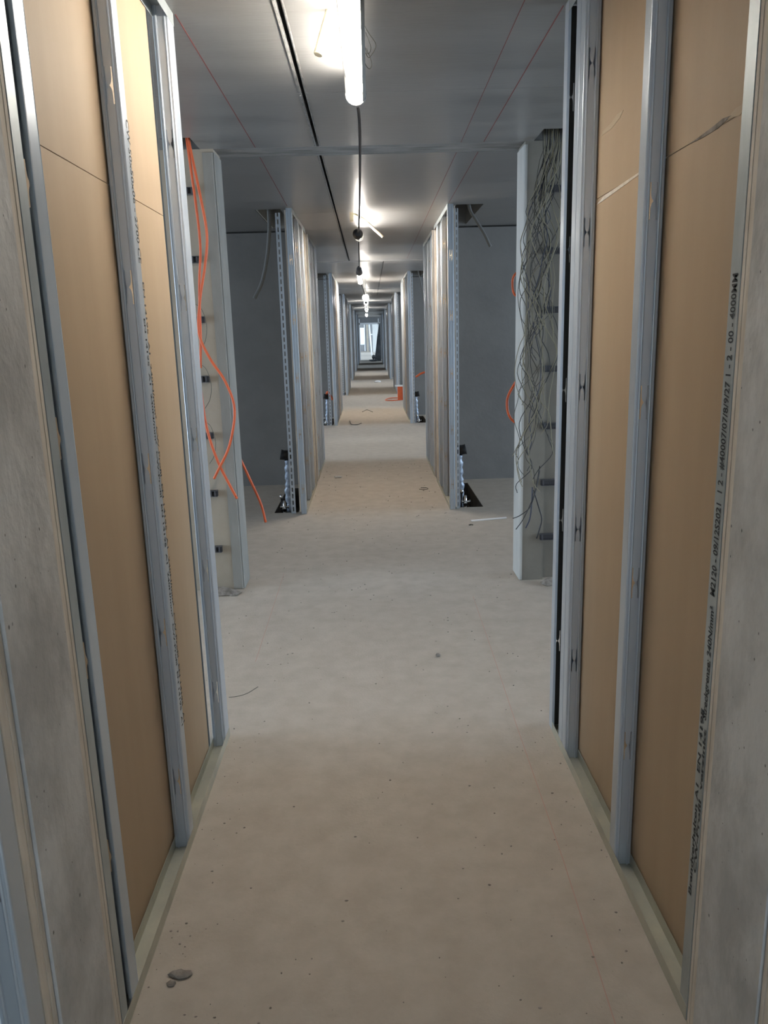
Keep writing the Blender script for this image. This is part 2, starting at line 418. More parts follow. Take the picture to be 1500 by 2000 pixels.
def slotted(root, X, y, w=0.045, d=0.03, zz=(0.003, 2.66), m=None):
    """slotted vertical angle: real slots between rungs, web facing the camera"""
    b = MB(); z = zz[0]; x0 = X-w/2
    b.box(x0, x0+w*.36, y, y+.0015, *zz); b.box(x0+w*.64, x0+w, y, y+.0015, *zz)
    b.box(x0, x0+.0015, y, y+d, *zz)
    while z < zz[1]-.05:
        b.box(x0+w*.36, x0+w*.64, y, y+.0015, z, z+.022); z += .062
    return b.obj('slotted_profile', m or M_ZINC, root)
def boards(root, s, X, y0, y1, zj=2.031):
    xa, xb = sorted((X+s*.0535, X+s*.066))
    for a, c in ((0.012, zj-.0012), (zj+.0012, 2.692)):
        MB().box(xa, xb, y0, y1, a, c).obj('gypsum_board', M_BOARD, root)
def edge_stack(root, s, X, y0, y1, zz=(0.003, 2.692)):
    """three board layers stacked along the concrete, end grain to the corridor"""
    t = (y1-y0)/3; xa, xb = sorted((X+s*.002, X+s*.062))
    for i in range(3):
        dx = (0, .0015, .0004)[i]*s
        xa2, xb2 = sorted((X+s*.001+dx, X+s*.062))
        o = MB().box(xa2, xb2, y0+i*t+.0004, y0+(i+1)*t-.0004, *zz).obj('lining_board', M_BEDGE, root)
def text(root, body, X, y, z0, z1, s, hgt, name='print'):
    cu = bpy.data.curves.new('print', 'FONT'); cu.body = body; cu.size = hgt; cu.resolution_u = 2; cu.extrude = 0.0; cu.offset = 0.0006
    tmp = bpy.data.objects.new('tmp', cu); C.objects.link(tmp)
    bpy.context.view_layer.update()
    me = bpy.data.meshes.new_from_object(tmp.evaluated_get(bpy.context.evaluated_depsgraph_get()))
    bpy.data.objects.remove(tmp)
    xs = [v.co.x for v in me.vertices]; x0, x1 = min(xs), max(xs); k = (z1-z0)/(x1-x0)
    for v in me.vertices:
        a = (v.co.x-x0)*k; b = v.co.y
        zz = z1-a if s < 0 else z0+a
        v.co = Vector((X-s*.0009, y+b, zz))
    me.materials.clear(); me.materials.append(M_INK)
    o = put(me, name, root); o['kind'] = 'stuff'; return o

ordinal = ['nearest', 'second', 'third', 'fourth', 'fifth', 'sixth', 'seventh']
# ---- frame 0, left
LF = empty('stud_frame', (XL, 1.5, 0), 'galvanised stud frame backed with lit tan board, left foreground', 'wall frame')
def local(o, root):   # keep world-coordinate meshes under an empty
    o.location = Vector(o.location)-root.location
class Root:
    pass
def adopt(root, before):
    for o in list(C.objects):
        if o.parent == root and o.name not in before:
            o.location = Vector(o.location)-Vector(root.location)
def names(): return {o.name for o in C.objects}

bf = names(); R = LF; s = -1; X = XL
put(ST[s, 'a'], 'stud', R, (X, 2.232, 0)); put(ST[s, 'ad'], 'stud', R, (X, 2.868, 0))
put(ST[s, 'a'], 'stud', R, (X, 2.235+.045, -.001)) if False else None
put(ST[s, 'br'], 'stud', R, (X, 1.652, 0))
# wall track screwed to the board stack: u profile opening away from camera
MB().sheet([(X, 1.565), (X, 1.5275), (X-.0505, 1.5275), (X-.0505, 1.565)], -T, 0.003, 2.694).obj('wall_track', M_ZINCD, R)
edge_stack(R, s, X, 1.487, 1.526)
boards(R, s, X, 1.535, 2.80)
add_track(R, s, X, 1.528, 2.953)
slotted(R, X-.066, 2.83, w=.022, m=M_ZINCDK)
text(R, 'CW 50x50x06 - 2700 CE', X, 2.262, 1.83, 2.20, s, .036)
text(R, 'EN 14195  A1  240N/mm\u00b2  CW-Profil  EN 14195  A1  240N/mm\u00b2  CW-Profil  EN 14195  A1', X, 2.277, .42, 1.78, s, .022)
text(R, 'EN 14195  A1  240N/mm\u00b2  CW-Profil  EN 14195  A1  240N/mm\u00b2  CW-Profil  EN 14195  A1', X, 2.255, .42, 1.68, s, .020)
adopt(R, bf)
# the widening flange of the printed stud
# ---- frame 0, right
RF = empty('stud_frame', (XR, 1.5, 0), 'galvanised stud frame with shaded tan board and long stamped profile, right foreground', 'wall frame')
bf = names(); R = RF; s = 1; X = XR
put(ST[s, 'b'], 'stud', R, (X, 2.073, 0)); put(ST[s, 'b'], 'stud', R, (X, 2.690, 0))
put(ST[s, 'br'], 'stud', R, (X, 2.796, 0))
MB().sheet([(X, 1.556), (X, 1.5145), (X+.0505, 1.5145), (X+.0505, 1.556)], T, 0.003, 2.694).obj('wall_track', M_ZINCD, R)
edge_stack(R, s, X, 1.476, 1.513)
boards(R, s, X, 1.52, 2.735)
add_track(R, s, X, 1.516, 2.95)
# end post: C stud whose dark open side faces the camera
put(stud_mesh(1, ZB, ZT, [0.377+.508*i for i in range(5)], depth=.045, m=M_DARKST, rev=True), 'end_post', R, (X, 2.95, 0))
MB().sheet([(X+.0085, 2.9035), (X-.0006, 2.9035), (X-.0006, 2.9515)], .0005, .003, 2.694).obj('edge_trim', M_ZINC, R)
text(R, 'M2120 - 09/12S2021  1 2 - #40007/07/8/9/27 1 - 2 - 00 - 4000MM', X, 1.524, 1.063, 1.714, s, .030)
text(R, 'Streckgrenze: 240N/mm\u00b2', X, 1.522, .78, 1.04, s, .026)
text(R, 'Brandverhalten A1  EN 14195', X, 1.534, .33, .80, s, .020)
text(R, 'CW-Profil  verzinkt', X, 1.517, .40, .76, s, .018)
TR = XR+.0535
o = MB().prism([(1.72, 2.038), (1.76, 2.042), (1.80, 2.038), (1.88, 2.033), (1.94, 2.031), (1.86, 2.027), (1.78, 2.028)], TR-.0016, TR, 'x').obj('paper_tear', M_RUBBLE, R)
o = MB().prism([(2.08, 2.040), (2.33, 2.034), (2.60, 2.028), (2.69, 2.012), (2.58, 2.016), (2.33, 2.027), (2.10, 2.036)], TR-.0014, TR, 'x').obj('paper_tear', M_BEDGE, R)
o = MB().prism([(2.44, 2.235), (2.50, 2.238), (2.56, 2.228), (2.64, 2.226), (2.66, 2.215), (2.55, 2.212), (2.47, 2.222)], TR-.0010, TR, 'x').obj('paper_tear', M_SCUFF, R)
o = MB().prism([(1.64, 2.045), (1.70, 2.047), (1.74, 2.036), (1.68, 2.028)], TR-.0012, TR, 'x').obj('paper_tear', M_SCUFF, R)
adopt(R, bf)

# ---- frame 0 near half (left, beside the concrete)
NF = empty('stud_frame', (XL, 1.0, 0), 'dark steel frame at the lower left edge before the concrete', 'wall frame')
bf = names(); R = NF; s = -1; X = XL
edge_stack(R, s, X, 1.192, 1.237)
put(ST[s, 'a'], 'stud', R, (X, 1.135, 0)); put(ST[s, 'a'], 'stud', R, (X, 0.50, 0)); put(ST[s, 'a'], 'stud', R, (X, -0.10, 0))
MB().box(X-.062, X-.056, -.15, 1.13, .01, 2.69).obj('back_sheet', M_ZINCD, R)
for y_, z_ in ((1.09, .60), (1.08, .32), (1.10, .92), (1.10, 1.3)):
    MB().tube([(X-.0565, y_, z_), (X-.053, y_, z_)], .004, 8).obj('screw', M_BLACK, R)
add_track(R, s, X, -.15, 1.188)
adopt(R, bf)
NR = empty('stud_frame', (XR, 1.0, 0), 'board-lined steel frame at the lower right edge before the concrete', 'wall frame')
bf = names(); R = NR; s = 1; X = XR
edge_stack(R, s, X, 1.175, 1.216)
put(ST[s, 'b'], 'stud', R, (X, 1.12, 0)); put(ST[s, 'b'], 'stud', R, (X, 0.50, 0)); put(ST[s, 'b'], 'stud', R, (X, -0.10, 0))
boards(R, s, X, -.15, 1.16); add_track(R, s, X, -.15, 1.17)
adopt(R, bf)

# ---- frames further down
sidew = {-1: 'left', 1: 'right'}
FR = {}
for k in range(1, NSEC):
    y0 = 7.05+(k-1)*PER
    for s, X in ((-1, XL), (1, XR)):
        root = empty('stud_frame', (X, y0, 0), '%s galvanised stud frame down the corridor on the %s side' % (ordinal[k], sidew[s]), 'wall frame')
        bf = names()
        nm = 'a' if (k+s) % 2 else 'b'; nn = 'b' if nm == 'a' else 'a'
        for d in (0.0, 0.62, 1.12): put(ST[s, nm if d else nn], 'stud', root, (X, y0+d, 0))
        put(ST[s, nn+'r'], 'stud', root, (X, y0+1.90, 0))
        for d in (2.42, 2.84): put(ST[s, nm], 'stud', root, (X, y0+d, 0))
        put(ST[s, nm+'r'], 'stud', root, (X, y0+3.10, 0))
        edge_stack(root, s, X, y0+1.452, y0+1.496); edge_stack(root, s, X, y0+1.704, y0+1.75)
        boards(root, s, X, y0+.075, y0+1.44); boards(root, s, X, y0+1.77, y0+3.04)
        add_track(root, s, X, y0-.003, y0+1.45); add_track(root, s, X, y0+1.752, y0+3.103)
        MB().box(*sorted((X+s*.0535, X+s*.066)), y0+.01, y0+.072, .02, 2.68).obj('end_board', M_BEDGE, root)
        if k < 5:
            slotted(root, X+s*(.125 if s < 0 else .078), y0+.02, w=.045 if s < 0 else .03)
        adopt(root, bf)
        FR[k, s] = root

# ------------------------------------------------------------------ lamps and their cable
def arcstrip(b, r, a0, a1, y0, y1, n=14, t=0.0):
    base = len(b.v)
    for yy in (y0, y1):
        for i in range(n+1):
            a = math.radians(a0+(a1-a0)*i/n); b.v.append((r*math.cos(a), yy, r*math.sin(a)))
    for i in range(n): b.f.append((base+i, base+i+1, base+n+1+i+1, base+n+1+i))
    return b
def lamp(x, ya, za, yb, zb, shade, label, on=True, r=.04, cap=1.0):
    """tubular work lamp from (x,ya,za) to (x,yb,zb); shade = angles of the opaque reflector shell"""
    L = math.hypot(yb-ya, zb-za); tilt = math.atan2(zb-za, yb-ya)
    root = empty('tube_lamp', (x, ya, za), label, 'lamp', None); root.rotation_euler = (tilt, 0, 0)
    MB().tube([(0, .09, 0), (0, L-.09, 0)], r*.72, 16).obj('lit_tube', (M_TUBE if shade[1]-shade[0] > 125 else M_TUBE2) if on else M_GREYC, root)
    b = MB(); arcstrip(b, r*1.0, shade[0], shade[1], .02, L-.02); arcstrip(b, r*1.05, shade[0], shade[1], .02, L-.02)
    b.smooth = True; b.obj('reflector', M_GREYC, root)
    b = MB(); arcstrip(b, r*1.08, shade[1]+2, shade[0]+358, .02, L-.02, 24); b.smooth = True; b.obj('clear_cover', M_CLEAR, root)
    MB().tube([(0, -.035, 0), (0, -.02, 0), (0, 0, 0), (0, .03, 0)], [r*.45*cap, r*.9*cap, r*1.15*cap, r*1.15*cap], 16).obj('end_cap', M_BLACK, root)
    MB().tube([(0, L-.03, 0), (0, L, 0), (0, L+.02, 0), (0, L+.035, 0)], [r*1.12, r*1.12, r*.8, r*.4], 16).obj('end_cap', M_GREYC, root)
    h = MB()
    for yy in (L*.2, L*.8):
        h.tube([(0, yy, r), (0, yy, max(r+.005, H-.002-(za+(zb-za)*yy/L)))], .0025, 6)
    h.obj('hanger', M_ZINCD, root)
    return root
lamp(-0.026, 2.10, 2.60, 3.60, 2.608, (-45, 92), 'long glowing tube lamp at the top, nearest the camera')
lamp(-0.075, 7.20, 2.485, 8.45, 2.61, (88, 200), 'second tube lamp, dark round cap facing us, over the second stud frames')
lamp(-0.115, 11.3, 2.47, 12.55, 2.42, (60, 200), 'third tube lamp with long black neck beyond the curved cream conduit')
lamp(-0.05, 15.8, 2.33, 16.9, 2.36, (60, 120), 'fourth tube lamp, small white glowing bottle shape', r=.06, cap=.35)
lamp(-0.06, 20.0, 2.40, 21.2, 2.42, (60, 200), 'fifth tube lamp, dark with glowing rim, below the fourth', r=.055, cap=.6)
lamp(-0.065, 25.6, 2.40, 26.8, 2.40, (60, 120), 'sixth tube lamp, tiny white glow farther down', r=.05, cap=.5)
lamp(-0.09, 32.5, 2.40, 33.7, 2.40, (60, 120), 'seventh tube lamp, farthest tiny glow', r=.05, cap=.5)
def cable(pts, r, m, name, label, cat, group=None, n=8, seg=6, parent=None):
    o = MB().tube(spline(pts, seg), r, n).obj(name, m, parent)
    if label: tag(o, label, cat, group)
    return o
cable([(-.022, 3.64, 2.608), (-.016, 4.1, 2.615), (-.026, 5, 2.59), (-.043, 6, 2.545), (-.06, 6.8, 2.50), (-.075, 7.16, 2.486)], .0075, M_BLACK, 'lamp_cable', 'thick black cable sagging between the first and second lamps', 'cable')
cable([(-.085, 8.49, 2.61), (-.09, 9.2, 2.58), (-.10, 10.3, 2.52), (-.113, 11.24, 2.475)], .008, M_BLACK, 'lamp_cable', 'black cable between the second and third lamps', 'cable')
MB_ = MB().tube([(-.113, 10.75, 2.50), (-.114, 11.0, 2.49), (-.115, 11.26, 2.47)], [.012, .035, .045], 12); o = MB_.obj('cable_coil', M_BLACK); tag(o, 'black wrapped cable plug in front of the third lamp', 'plug')
for i, (a, b_) in enumerate((((-.11, 12.6, 2.42), (-.05, 15.75, 2.33)), ((-.05, 16.95, 2.37), (-.06, 19.95, 2.40)), ((-.06, 21.25, 2.42), (-.065, 25.55, 2.40)), ((-.065, 26.85, 2.4), (-.09, 32.45, 2.40)))):
    mid = ((a[0]+b_[0])/2, (a[1]+b_[1])/2, a[2]-.05)
    cable([a, mid, b_], .009, M_BLACK, 'lamp_cable', 'black cable from the %s lamp to the %s lamp' % (('third', 'fourth'), ('fourth', 'fifth'), ('fifth', 'sixth'), ('sixth', 'seventh'))[i], 'cable')

# corrugated conduit ends hanging from the ceiling
def corrugated(pts, r, m, name, label, pitch=.006, closed_end=True):
    P = spline(pts, 24); out = []; rad = []; acc = 0
    L = [0]
    for i in range(1, len(P)): L.append(L[-1]+(P[i]-P[i-1]).length)
    tot = L[-1]; n = int(tot/pitch*2); j = 0
    for i in range(n+1):
        d = tot*i/n
        while j < len(L)-2 and L[j+1] < d: j += 1
        t = (d-L[j])/max(L[j+1]-L[j], 1e-6); out.append(P[j].lerp(P[j+1], min(t, 1))); rad.append(r*(1.0 if i % 2 else .88))
    o = MB().tube(out, rad, 12).obj(name, m); tag(o, label, 'conduit'); return o
corrugated([(-.099, 2.955, 2.70), (-.115, 2.947, 2.652), (-.131, 2.938, 2.603), (-.146, 2.93, 2.555)], .0165, M_CREAM, 'corrugated_conduit', 'cream ribbed conduit stub beside the nearest lamp', .010)
corrugated([(-.12, 7.5, 2.70), (-.067, 7.5, 2.675), (-.012, 7.5, 2.64), (.07, 7.5, 2.565), (.153, 7.5, 2.489)], .013, M_CREAM, 'corrugated_conduit', 'cream conduit curving right from the second lamp', .012)
o = MB().box(-.145, -.115, 7.42, 7.45, 2.62, 2.70).obj('wooden_block', M_CREAM); tag(o, 'small pale block on the ceiling beside the second lamp', 'block')
corrugated([(-.858, 7.3, 2.93), (-.858, 7.3, 2.70), (-.864, 7.3, 2.548), (-.895, 7.3, 2.331), (-.955, 7.3, 2.111), (-1.034, 7.3, 1.966)], .018, M_GREYC, 'corrugated_conduit', 'grey conduit hanging from the ceiling opening on the left', .014)
corrugated([(.915, 7.3, 2.93), (.925, 7.3, 2.70), (.986, 7.3, 2.589), (1.055, 7.3, 2.478), (1.115, 7.3, 2.359)], .015, M_GREYC, 'corrugated_conduit', 'grey conduit hanging from the ceiling opening on the right', .014)
corrugated([(.88, 14.5, 2.93), (.90, 14.4, 2.70), (.95, 14.4, 2.5), (1.0, 14.4, 2.2)], .0115, M_GREYC, 'corrugated_conduit', 'grey conduit farther along behind the third frame on the right', .03)
# loose thin wires at the first lamp
cable([(.005, 3.05, 2.70), (.03, 3.05, 2.66), (.055, 3.05, 2.62), (.03, 3.06, 2.585), (.018, 3.06, 2.60)], .0014, M_WIRE[3], 'loose_wire', 'thin wire curl right of the nearest lamp, larger loop', 'wire')
cable([(.0, 3.12, 2.70), (.01, 3.1, 2.65), (.025, 3.1, 2.61), (.037, 3.1, 2.63), (.02, 3.1, 2.68)], .0012, M_WIRE[3], 'loose_wire', 'thin wire curl right of the nearest lamp, smaller loop', 'wire')
cable([(.012, 3.2, 2.70), (.012, 3.2, 2.62), (.03, 3.2, 2.59), (.04, 3.2, 2.61), (.022, 3.2, 2.66)], .0012, M_WIRE[3], 'loose_wire', 'thin wire end hanging just below the curls by the nearest lamp', 'wire')

# lining board seen inside the ceiling opening on the left
o = MB().prism([(7.16, 2.702), (7.165, 2.90), (8.38, 2.90), (8.38, 2.702)], -.957, -.945, 'x').obj('lining_board', M_STRIP, ceil)
o = MB().box(-.95, -.75, 8.36, 8.39, 2.705, 2.90).obj('lining_board', M_STRIP, ceil)

# ------------------------------------------------------------------ red chalk lines
def line(pts, w_, z, m, label, up_=True):
    b = MB()
    for (x0, y0), (x1, y1) in zip(pts, pts[1:]):
        n = len(b.v); zz = (z, z+(-.0006 if not up_ else .0006))
        b.prism([(x0-w_/2, y0), (x0+w_/2, y0), (x1+w_/2, y1), (x1-w_/2, y1)], min(zz), max(zz))
    o = b.obj('chalk_line', m); tag(o, label, 'chalk line'); return o
line([(-.628, 2.96), (-.632, 4.885)], .004, H, M_RED, 'red chalk line on the ceiling above the left frames', False)
line([(-.64, 5.14), (-.665, 7.0)], .004, H, M_RED, 'red chalk line on the ceiling running up to the second left frame', False)
line([(.700, 2.96), (.704, 4.885)], .004, H, M_RED, 'red chalk line on the ceiling above the right frames', False)
line([(.706, 5.14), (.715, 7.0)], .004, H, M_RED, 'red chalk line on the ceiling running up to the second right frame', False)
line([(.553, 2.4), (.57, 4.885)], .0025, H, M_RED, 'faint inner red chalk line near the right side of the ceiling', False)
line([(.572, 5.14), (.59, 12.0)], .003, H, M_RED, 'faint inner red chalk line continuing over the second frames', False)
line([(.534, 1.45), (.556, 2.1), (.568, 2.94), (.585, 3.7), (.60, 4.6)], .0035, 0, M_REDF, 'faded red chalk line on the floor at right')
line([(-.635, 3.7), (-.65, 5.2)], .0035, 0, M_REDF, 'faded red chalk line on the floor at left')

# ------------------------------------------------------------------ orange conduits
OC = 'orange conduits on the left pillar'
cable([(-.99, 4.72, 2.80), (-.986, 4.7, 2.684), (-.967, 4.71, 2.365), (-.962, 4.72, 2.144), (-.985, 4.73, 1.95), (-.995, 4.73, 1.802), (-1.003, 4.73, 1.626), (-1.02, 4.74, 1.45)], .0075, M_ORANGE, 'orange_conduit', 'orange conduit hanging straight down beside the left end post', 'conduit')
cable([(-.98, 4.69, 2.80), (-.975, 4.70, 2.684), (-.935, 4.70, 2.4), (-.915, 4.70, 2.2), (-.94, 4.70, 2.03), (-.982, 4.70, 1.85), (-1.005, 4.70, 1.656), (-.952, 4.70, 1.506), (-.871, 4.70, 1.368), (-.827, 4.70, 1.199), (-.874, 4.70, .983), (-.957, 4.70, .827), (-.983, 4.70, .78)], .008, M_ORANGE, 'orange_conduit', 'longest orange conduit, bulging right over the left pillar', 'conduit')
cable([(-1.04, 4.78, 1.35), (-1.02, 4.77, 1.10), (-.968, 4.76, .891), (-.902, 4.76, .729), (-.861, 4.76, .638)], .0085, M_ORANGE, 'orange_conduit', 'orange conduit crossing behind, its end low at the pillar edge', 'conduit')
cable([(-1.07, 5.10, 1.12), (-1.04, 5.25, 1.03), (-.98, 5.33, .92), (-.932, 5.38, .795), (-.871, 5.4, .629), (-.809, 5.4, .46), (-.784, 5.4, .327)], .009, M_ORANGE, 'orange_conduit', 'orange conduit poking out behind the left pillar towards the floor', 'conduit')
cable([(1.10, 5.10, 1.45), (1.06, 5.36, 1.36), (.995, 5.4, 1.257), (.95, 5.4, 1.17), (.945, 5.4, 1.10), (.96, 5.4, 1.04), (.991, 5.4, 1.0), (1.06, 5.4, .96)], .009, M_ORANGE, 'orange_conduit', 'orange conduit loop behind the right pillar, lower one', 'conduit')
cable([(1.10, 5.10, 2.1), (1.05, 5.38, 2.03), (.988, 5.4, 1.982), (.974, 5.4, 1.923), (.989, 5.4, 1.856), (1.05, 5.4, 1.82)], .008, M_ORANGE, 'orange_conduit', 'orange conduit loop behind the right pillar, upper one', 'conduit')
cable([(-.835, 14.60, .56), (-.80, 14.5, .60), (-.75, 14.5, .52), (-.72, 14.5, .45)], .02, M_ORANGE, 'orange_conduit', 'short orange tube between the second and third left frames', 'conduit')
cable([(.80, 13.9, .86), (.90, 13.9, .92), (1.0, 13.9, .93), (1.1, 13.9, .8), (1.12, 13.9, .4), (1.12, 13.9, .0)], .018, M_ORANGE, 'orange_conduit', 'short orange tube between the second and third right frames', 'conduit')
# orange stand and hose loop, far right
b = MB(); b.prism([(.66, 19.40), (.80, 19.40), (.80, 19.52), (.66, 19.52)], .006, .34)
st = b.obj('orange_stand', M_ORANGE); tag(st, 'small orange stand with a white top plate by the fourth right frame', 'stand')
MB().box(.60, .80, 19.36, 19.56, .341, .37).obj('top_plate', M_WHITE, st)
cable([(.75, 19.3, .02), (.55, 19.25, .014), (.38, 19.3, .014), (.36, 19.55, .014), (.45, 19.95, .014), (.6, 20.0, .014), (.72, 19.9, .02)], .012, M_ORANGE, 'orange_hose', 'orange hose loop lying on the floor beside the orange stand', 'hose')

# ------------------------------------------------------------------ hanging wires on the right pillar
rw = random.Random(11)
for i in range(30):
    x = rw.uniform(1.03, 1.14); y = rw.uniform(4.72, 4.84); pts = [(x, y, 2.84)]
    z = 2.66; end = rw.choice([rw.uniform(.55, .9), rw.uniform(.9, 1.5), rw.uniform(1.2, 2.0)])
    cx = rw.uniform(1.0, 1.13); amp = rw.uniform(.02, .075); ph = rw.uniform(0, 6.28); per = rw.uniform(.35, .75)
    if i % 5 == 0: cx = rw.uniform(.95, 1.02); amp = rw.uniform(.03, .06)
    while z > end:
        if rw.random() < .3: ph += rw.uniform(-1.4, 1.4); cx += rw.uniform(-.02, .02)
        q = min(1, (2.66-z)/.35)
        px = (x*(1-q)+(cx-.05*(2.66-z)/2)*q)+amp*q*math.sin(ph+z/per*6.28)+rw.uniform(-.012, .012)*q
        px = min(px, 1.17)
        py = 4.795-.04*q*(0.5+0.5*math.sin(ph*2+z*5))-rw.uniform(0, .035)*q
        pts.append((px, min(py, 4.83) if i % 3 else py-.03, z)); z -= rw.uniform(.08, .14)
    pts.append((pts[-1][0]+rw.uniform(-.05, .05), pts[-1][1], pts[-1][2]-.06))
    cable(pts, rw.choice([.0020, .0024, .0028]), M_WIRE[(0, 1, 3, 0, 3, 2, 0, 3, 1)[i % 9]], 'hanging_wire', 'thin loose wire in the tangle hanging down the right concrete pillar', 'wire', 'tangled wires on the right pillar', n=5, seg=4)
cable([(1.05, 4.80, .75), (1.02, 4.74, .66), (1.0, 4.72, .60), (.965, 4.68, .54), (.90, 4.65, .50), (.85, 4.62, .49)], .003, M_WIRE[1], 'hanging_wire', 'black wire end reaching left from the foot of the tangle', 'wire')
cable([(1.05, 4.80, .78), (1.01, 4.73, .64), (.97, 4.70, .55), (.92, 4.66, .47), (.87, 4.62, .42)], .003, M_WIRE[1], 'hanging_wire', 'black wire end reaching lowest left from the tangle', 'wire')
cable([(1.0, 4.74, .64), (1.03, 4.73, .54), (1.05, 4.72, .46), (1.04, 4.72, .40), (1.02, 4.72, .33)], .0045, M_WIRE[1], 'hanging_wire', 'thick frayed black wire end hanging lowest of the tangle', 'wire')
cable([(.99, 4.73, .66), (.985, 4.72, .55), (.975, 4.72, .46), (.95, 4.72, .40)], .0045, M_WIRE[2], 'hanging_wire', 'dark blue frayed wire end left of the lowest one', 'wire')

# ------------------------------------------------------------------ service pits: pipes, valves, outlet boxes
def shaft_kit(s, x, y, k):
    which = 'left' if s < 0 else 'right'; pl = 'second' if k == 0 else 'third'
    r = empty('insulated_pipe', (x, y, -.22), 'foil-wrapped pipe rising beside the %s %s stud frame' % (pl, which), 'pipe')
    P = spline([(0, 0, 0), (0, .0, .22), (s*.012, 0, .36), (s*.0, 0, .45), (-s*.0, 0, .58), (-s*.01, 0, .68)], 5)
    rr = [.037*(1+.16*math.sin(i*1.9)) for i in range(len(P))]
    MB().tube(P, rr, 10).obj('foil_wrap', M_FOIL, r)
    b = MB(); b.tube([(0, 0, .67), (0, 0, .70), (s*.02, 0, .74)], [.03, .045, .045], 8)
    b.tube([(-.0, -.01, .72), (s*.065, -.02, .735)], [.042, .05], 8); b.box(-.03, .03, -.04, .03, .70, .77)
    b.obj('outlet_elbow', M_BLACK, r)
    v = empty('valve_group', (x+s*.045, y-.12, -.22), 'chrome valves standing in the floor pit beside the %s %s stud frame' % (pl, which), 'valve')
    MB().tube([(0, 0, 0), (0, 0, .2)], .012, 8).obj('pipe', M_CHROME, v)
    MB().tube([(.0, 0, .2), (0, 0, .225), (0, 0, .25), (0, 0, .30)], [.02, .026, .016, .012], 8).obj('valve_body', M_CHROME, v)
    MB().tube([(-.035, -.01, .24), (-.02, -.01, .24), (.03, -.01, .24), (.045, -.01, .24)], [.018, .010, .010, .02], 8).obj('valve_handle', M_CHROME, v)
    MB().tube([(-.03, .05, 0), (-.03, .05, .31)], .009, 8).obj('pipe', M_BLACK, v)
    MB().tube([(-.03, .05, .31), (-.03, .05, .35)], .016, 8).obj('valve_handle', M_CHROME, v)
for k in (0, 1):
    shaft_kit(-1, -.825, 7.42+k*PER, k); shaft_kit(1, .835, 7.42+k*PER, k)

# ------------------------------------------------------------------ small things on the floor
o = MB().prism([(.845, 6.545), (1.165, 6.62), (1.168, 6.67), (.84, 6.595)], .001, .006).obj('paper_strip', M_WHITE); tag(o, 'white paper strip lying on the floor by the right pillar', 'paper')
b = MB(); b.blob((-.545, 1.705, .006), (.030, .014, .007), 3, 8); b.blob((-.56, 1.68, .004), (.012, .01, .005), 4, 6)
o = b.obj('mortar_flake', M_RUBBLE); tag(o, 'grey mortar flake on the floor at lower left', 'debris')
cable([(-.70, 3.30, .004), (-.66, 3.29, .012), (-.62, 3.33, .006), (-.58, 3.40, .004)], .0015, M_WIRE[3], 'floor_wire', 'thin wire lying by the foot of the near left end post', 'wire')
b = MB(); b.blob((.30, 3.69, .010), (.014, .010, .010), 9, 7)
o = b.obj('rubble_lump', M_RUBBLE); tag(o, 'small dark lump in the middle of the open floor', 'debris')
b = MB(); b.blob((-1.02, 4.80, .01), (.11, .07, .035), 21, 9); b.blob((-.93, 4.76, .008), (.03, .02, .012), 22, 7)
o = b.obj('rubble_heap', M_RUBBLE); tag(o, 'heap of crumbled mortar at the foot of the left pillar', 'debris')
b = MB(); b.blob((1.13, 4.79, .01), (.06, .05, .035), 23, 9)
o = b.obj('rubble_heap', M_RUBBLE); tag(o, 'dark heap of crumbled mortar at the foot of the right pillar', 'debris')
for x, y, n_, lab in ((.81, 6.42, 3, 'small curled offcut in front of the white paper strip'), (.81, 2.99, 3, 'small white crumbs by the near right end post')):
    b = MB()
    for i in range(n_): b.blob((x+.012*i, y+.01*(i % 2), .005), (.008, .007, .005), 30+i, 6)
    o = b.obj('crumbs', M_WHITE if x < .82 and y < 4 else M_WIRE[3]); tag(o, lab, 'debris')
cable([(.48, 8.05, .003), (.52, 7.98, .012), (.57, 8.02, .01), (.56, 8.12, .003), (.50, 8.1, .008)], .003, M_WIRE[3], 'floor_wire', 'curled wire on the floor beside the second right frame', 'wire')
cable([(-.43, 14.9, .01), (-.38, 14.3, .012), (-.28, 14.2, .012), (-.2, 14.45, .01)], .006, M_BLACK, 'floor_wire', 'black wire curve on the floor by the third left frame', 'wire')
cable([(-.2, 16.6, .01), (-.1, 16.8, .03), (.02, 16.5, .01)], .006, M_WIRE[3], 'floor_wire', 'dark wire on the floor farther down the middle', 'wire')
b = MB(); b.blob((-.42, 8.9, .008), (.05, .03, .012), 41, 8)
o = b.obj('paper_scrap', M_STRIP); tag(o, 'pale scrap on the floor near the second left frame', 'debris')
b = MB(); b.blob((.25, 27.2, .02), (.12, .15, .04), 42, 8)
o = b.obj('plastic_scrap', M_WHITE); tag(o, 'white crumpled plastic on the floor in the distance', 'debris')
gr = MB(); rg = random.Random(5)
for i in range(520):
    yy = 1.4+8.5*rg.random()**1.5
    xx = rg.uniform(-.62, .69) if (yy < 2.95 or 7.05 < yy < 10.1) else rg.uniform(-.85, .93)
    if rg.random() < .35 and yy < 3: xx = rg.choice([rg.uniform(-.63, -.5), rg.uniform(.5, .70)])
    q = rg.uniform(.0008, .0028)*(1+yy*.12)
    gr.blob((xx, yy, q*.4), (q*rg.uniform(.7, 1.8), q, q*.6), i, 5)
o = gr.obj('floor_grit', M_RUBBLE); tag(o, 'scattered grit and crumbs over the concrete floor', 'grit', kind='stuff')

